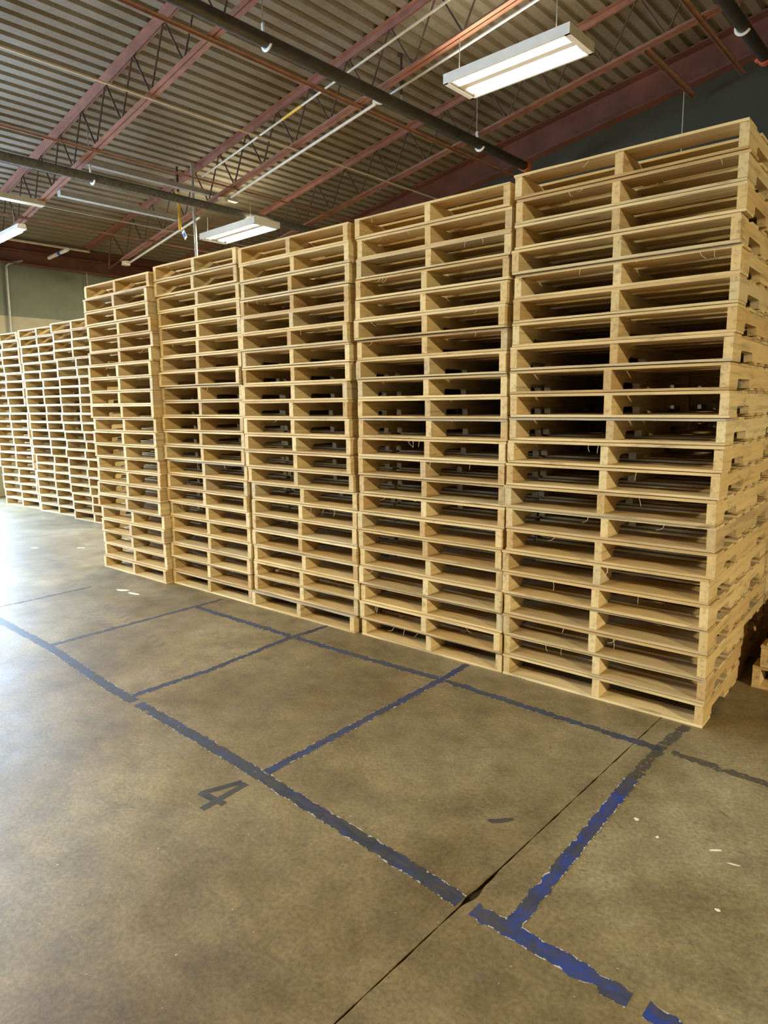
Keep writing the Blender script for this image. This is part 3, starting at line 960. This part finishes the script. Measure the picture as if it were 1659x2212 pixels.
# ------------------------------------------------------------------ light fixtures
def make_fixture(loc, label, rz=TH, length=1.30, width=0.455, lit=True, power=None):
    root = add('light_fixture', None, None, loc, (0, 0, rz))
    root.empty_display_size = 0.2
    tag(root, label, 'light fixture', 'fluorescent light fixtures')
    L, W, H = length / 2, width / 2, 0.085
    t = 0.004
    mb = MB()
    mb.box(-L, L, -W, W, H - t, H)
    mb.box(-L, L, -W, -W + t, 0, H - t); mb.box(-L, L, W - t, W, 0, H - t)
    mb.box(-L, -L + t, -W + t, W - t, 0, H - t); mb.box(L - t, L, -W + t, W - t, 0, H - t)
    mb.box(-L, L, -W, -W + 0.022, -0.003, 0.0); mb.box(-L, L, W - 0.022, W, -0.003, 0.0)
    mb.box(-L, -L + 0.05, -W, W, -0.003, 0.0); mb.box(L - 0.05, L, -W, W, -0.003, 0.0)
    add('housing', mb.mesh('housing', M_WHITE), root)
    # folded reflector with a raised middle ridge
    ys = [(-W + .006, 0.012), (-W * .72, H - .012), (-W * .30, H - .012), (-0.035, 0.022), (0.035, 0.022), (W * .30, H - .012), (W * .72, H - .012), (W - .006, 0.012)]
    poly = ys + [(y, z + 0.002) for y, z in ys[::-1]]
    add('reflector', MB().prism(poly, 'x', -L + .05, L - .05).mesh('reflector', M_WHITE), root)
    for y in (-W * .66, -W * .36, W * .36, W * .66):
        add('tube', MB().tube((-L + .06, y, 0.030), (L - .06, y, 0.030), 0.0125, 12).mesh('tube', M_TUBE), root)
    for sx in (-1, 1):
        for y in (-W * .51, W * .51):
            add('socket', MB().box(sx * (L - .058) - .012, sx * (L - .058) + .012, y - .055, y + .055, 0.012, 0.06).mesh('socket', M_WHITE), root)
        ztop = chord_z(loc.x, H_BOT) - loc.z + 0.02
        add('hanger_wire', MB().path([(sx * (L - .15), -W + .05, H), (sx * (L - .15), -W + .06, max(0.3, ztop))], 0.004, 6).mesh('hanger_wire', M_GALV), root)
    l = area_light('fixture_light', (0, 0, -0.006), Vector((0, 0, -1)), length - .12, width - .06, power or LAMP_POWER, LAMP_COLOR)
    l.parent = root
    l.rotation_euler = (0, 0, 0)
    u = area_light('added_ceiling_uplight', (0, 0, H + 0.01), Vector((0, 0, 1)), length - .12, width - .06, (power or LAMP_POWER) * 0.05, LAMP_COLOR)  # added upward light, brightens the ceiling like a glow around the lamp
    u.parent = root
    u.rotation_euler = (math.pi, 0, 0)
    return root


make_fixture(bw(-2.73, 2.71, 4.45), 'lit fluorescent fixture hanging above the near stacks')
make_fixture(bw(-7.72, 3.22, 3.95), 'lit fluorescent fixture low above the fourth stack', length=1.36)
for a, b, z, pw, lb in ((9.2, -4.4, 4.2, 3000, 'lit fluorescent fixture behind the camera, right'),
                        (-3.15, -4.6, 4.45, 270, 'lit fluorescent fixture over the aisle, middle'),
                        (-6.1, -5.0, 4.05, 330, 'lit fluorescent fixture over the aisle, far')):
    make_fixture(bw(a, b, z), lb, power=pw)


def make_strip(loc, label):
    root = add('strip_light', None, None, loc, BROT)
    root.empty_display_size = 0.2
    tag(root, label, 'strip light')
    mb = MB().prism([(-.06, 0), (.06, 0), (.045, .06), (-.045, .06)], 'x', -1.22, 0)
    add('housing', mb.mesh('housing', M_WHITE), root)
    add('tube', MB().tube((-1.19, 0, -0.026), (-0.03, 0, -0.026), 0.019, 12).mesh('tube', M_TUBE), root)
    add('hanger_wire', MB().tube((-0.25, 0, 0.06), (-0.25, 0, 0.30), 0.004, 6).mesh('hanger_wire', M_GALV), root)
    add('hanger_wire', MB().tube((-0.95, 0, 0.06), (-0.95, 0, 0.30), 0.004, 6).mesh('hanger_wire', M_GALV), root)


make_strip(bw(-8.68, 0.55, 3.73), 'lit strip light at the left edge below the near joist')


# ------------------------------------------------------------------ floor tape and marks
def tape(pts, w, z, mat, label, jag=0.003, seed=1, gaps=()):
    rnd = random.Random(seed)
    P = [Vector((x, y, 0)) for x, y in pts]
    dense = []
    for i in range(len(P) - 1):
        n = max(2, int((P[i + 1] - P[i]).length / 0.02))
        for k in range(n): dense.append(P[i].lerp(P[i + 1], k / n))
    dense.append(P[-1])
    mb = MB()
    uv = []
    total = len(dense)
    runs, cur = [], []
    for i, p in enumerate(dense):
        t = i / (total - 1)
        if any(g0 <= t <= g1 for g0, g1 in gaps):
            if len(cur) > 1: runs.append(cur)
            cur = []
        else: cur.append((i, p))
    if len(cur) > 1: runs.append(cur)
    o0 = P[0]
    for run in runs:
        L, R = [], []
        for i, p in run:
            d = (dense[min(i + 1, total - 1)] - dense[max(i - 1, 0)]).normalized()
            nrm = Vector((-d.y, d.x, 0))
            ea = rnd.gauss(0, jag); eb = rnd.gauss(0, jag)
            if rnd.random() < 0.05: ea -= rnd.uniform(0, w * 0.25)
            if rnd.random() < 0.05: eb -= rnd.uniform(0, w * 0.25)
            L.append(p - o0 + nrm * (w / 2 + ea)); R.append(p - o0 - nrm * (w / 2 + eb))
        b = len(mb.v)
        n = len(L)
        for q in L: mb.v.append((q.x, q.y, z))
        for q in R: mb.v.append((q.x, q.y, z))
        for q in L: mb.v.append((q.x, q.y, 0.0001))
        for q in R: mb.v.append((q.x, q.y, 0.0001))
        for vv in (0.0, 1.0, 0.0, 1.0): uv += [(i * 0.02, vv) for i, _ in run]
        for i in range(n - 1):
            mb.face([b + n + i, b + n + i + 1, b + i + 1, b + i])
            mb.face([b + i, b + i + 1, b + 2 * n + i + 1, b + 2 * n + i])
            mb.face([b + 3 * n + i, b + 3 * n + i + 1, b + n + i + 1, b + n + i])
    me = mb.mesh('floor_tape', mat)
    ul = me.uv_layers.new(name='tape')
    for lp in me.loops: ul.data[lp.index].uv = uv[lp.vertex_index]
    o = add('floor_tape', me, None, o0)
    return tag(o, label, 'floor tape', 'tape lines on the concrete')


A_PTS = [(-6.6, -1.25), (-4.229, -1.327), (-3.392, -1.355), (-2.509, -1.432), (-2.295, -1.439), (-1.718, -1.462), (-1.246, -1.491)]
tape(A_PTS, 0.062, 0.0006, M_TAPE_F, 'long worn blue tape line along the aisle, far half', 0.0025, 1, ((0.808, 0.813),))
tape([(-1.246, -1.491), (-0.911, -1.516), (-0.59, -1.536), (-0.272, -1.562)], 0.060, 0.0006, M_TAPE_D,
     'dark blue tape line along the aisle, between the number mark and the crack', 0.0030, 2)
tape([(-0.225, -1.564), (-0.077, -1.573), (0.088, -1.578), (0.234, -1.584), (0.8, -1.60)], 0.058, 0.0006, M_TAPE_B,
     'blue tape line along the aisle, right of the crack', 0.0030, 3, ((0.452, 0.475),))
tape([(-3.423, -0.30), (-2.331, -0.301), (-1.722, -0.289), (-1.219, -0.269)], 0.052, 0.0006, M_TAPE_F,
     'faded blue tape line along the stacks, far half', 0.004, 4)
tape([(-1.219, -0.269), (-0.824, -0.28), (-0.482, -0.29), (-0.146, -0.294), (-0.09, -0.296)], 0.050, 0.0006, M_TAPE_F,
     'faded blue tape line along the stacks, near half', 0.004, 5)
tape([(-0.05, -0.296), (0.096, -0.302), (0.312, -0.313), (0.7, -0.32)], 0.045, 0.0006, M_TAPE_W,
     'scuffed tape line at the right edge, before the low stack', 0.005, 6)
tape([(-0.065, -0.012), (-0.085, -0.15), (-0.097, -0.265), (-0.107, -0.60)], 0.050, 0.0009, M_TAPE_W,
     'worn-out tape stretch at the corner of the nearest stack', 0.004, 7)
tape([(-0.107, -0.60), (-0.106, -1.103), (-0.108, -1.545)], 0.050, 0.0009, M_TAPE_B,
     'vivid blue cross tape beside the floor crack', 0.0025, 8)
tape([(-1.242, -0.005), (-1.238, -0.285), (-1.254, -0.9), (-1.27, -1.462)], 0.045, 0.0009, M_TAPE_C,
     'blue cross tape running to the second stack', 0.0025, 9)
tape([(-2.335, -0.012), (-2.365, -0.349), (-2.329, -0.939), (-2.36, -1.405)], 0.045, 0.0009, M_TAPE_D,
     'dark blue cross tape running to the third stack', 0.0025, 10)
tape([(-3.410, -0.06), (-3.423, -0.641), (-3.448, -1.330)], 0.040, 0.0009, M_TAPE_F,
     'faded cross tape running to the fourth stack', 0.003, 11)
tape([(-4.57, -0.50), (-4.57, -1.26)], 0.035, 0.0009, M_TAPE_W, 'faint cross tape at the far left', 0.003, 12)


def floor_patch(name, polys, z, mat, label, cat):
    c = Vector(polys[0][0]).to_3d()
    mb = MB()
    for i_, poly in enumerate(polys):
        mb.prism([(p[0] - c.x, p[1] - c.y) for p in poly], 'z', 0.0001, z + 0.0003 * i_)
    me = mb.mesh(name, mat)
    ul = me.uv_layers.new(name='tape')
    for lp in me.loops: ul.data[lp.index].uv = (mb.v[lp.vertex_index][0], 0.5)
    return tag(add(name, me, None, (c.x, c.y, 0)), label, cat)


def strip(p, q, w):
    p, q = Vector(p), Vector(q)
    d = (q - p).normalized(); n = Vector((-d.y, d.x)) * w / 2
    return [tuple(p - n), tuple(q - n), tuple(q + n), tuple(p + n)]


# the figure four in black tape, read from the aisle side
floor_patch('floor_number', [strip((-1.268, -1.562), (-1.262, -1.772), 0.028),
                             strip((-1.290, -1.565), (-1.352, -1.715), 0.026),
                             strip((-1.356, -1.712), (-1.226, -1.700), 0.028)], 0.0007, M_TAPE_K,
            'black tape figure 4 stuck on the concrete below the aisle line', 'floor number')
SM = [(-0.415, -1.178), (-0.395, -1.182), (-0.365, -1.160), (-0.340, -1.120), (-0.348, -1.108), (-0.372, -1.128), (-0.392, -1.150), (-0.410, -1.165)]
floor_patch('rubber_scuff', [SM], 0.0004, M_TAPE_K, 'small black rubber scuff on the concrete left of the crack', 'scuff')


def chip(x, y, s, seed, label, stretch=1.0, rz=0.0):
    rnd = random.Random(seed)
    poly = []
    for k in range(9):
        t = 2 * math.pi * k / 9
        r = s * rnd.uniform(0.55, 1.0)
        px, py = math.cos(t) * r * stretch, math.sin(t) * r
        poly.append((px * math.cos(rz) - py * math.sin(rz), px * math.sin(rz) + py * math.cos(rz)))
    tag(add('floor_chip', MB().prism(poly, 'z', 0.0001, 0.0012).mesh('floor_chip', M_CHIP), None, (x, y, 0)), label, 'debris', 'pale chips on the floor')


chip(-4.26, -0.394, 0.028, 1, 'pale plastic scrap on the floor before the fourth stack', 3.0, 0.3)
chip(-4.10, -0.392, 0.024, 2, 'pale scrap just right of another before the fourth stack', 3.0, 0.1)
chip(-0.005, -0.844, 0.010, 3, 'cream chip right of the vivid blue cross tape', 1.3)
chip(0.084, -0.898, 0.008, 4, 'small cream chip between the blue tape and the right edge')
chip(0.255, -0.850, 0.006, 5, 'thin pale paint streak at the right, upper one', 4.0, 0.7)
chip(0.315, -0.888, 0.004, 6, 'thin pale paint streak at the right, lower one', 6.0, 0.2)
chip(0.327, -1.129, 0.008, 7, 'white oval chip near the lower right edge', 1.5)
chip(-6.55, -0.10, 0.03, 8, 'pale scrap on the far floor, left one', 2.0, 0.3)
chip(-6.15, 0.20, 0.03, 9, 'pale scrap on the far floor, right one', 2.0, 0.5)
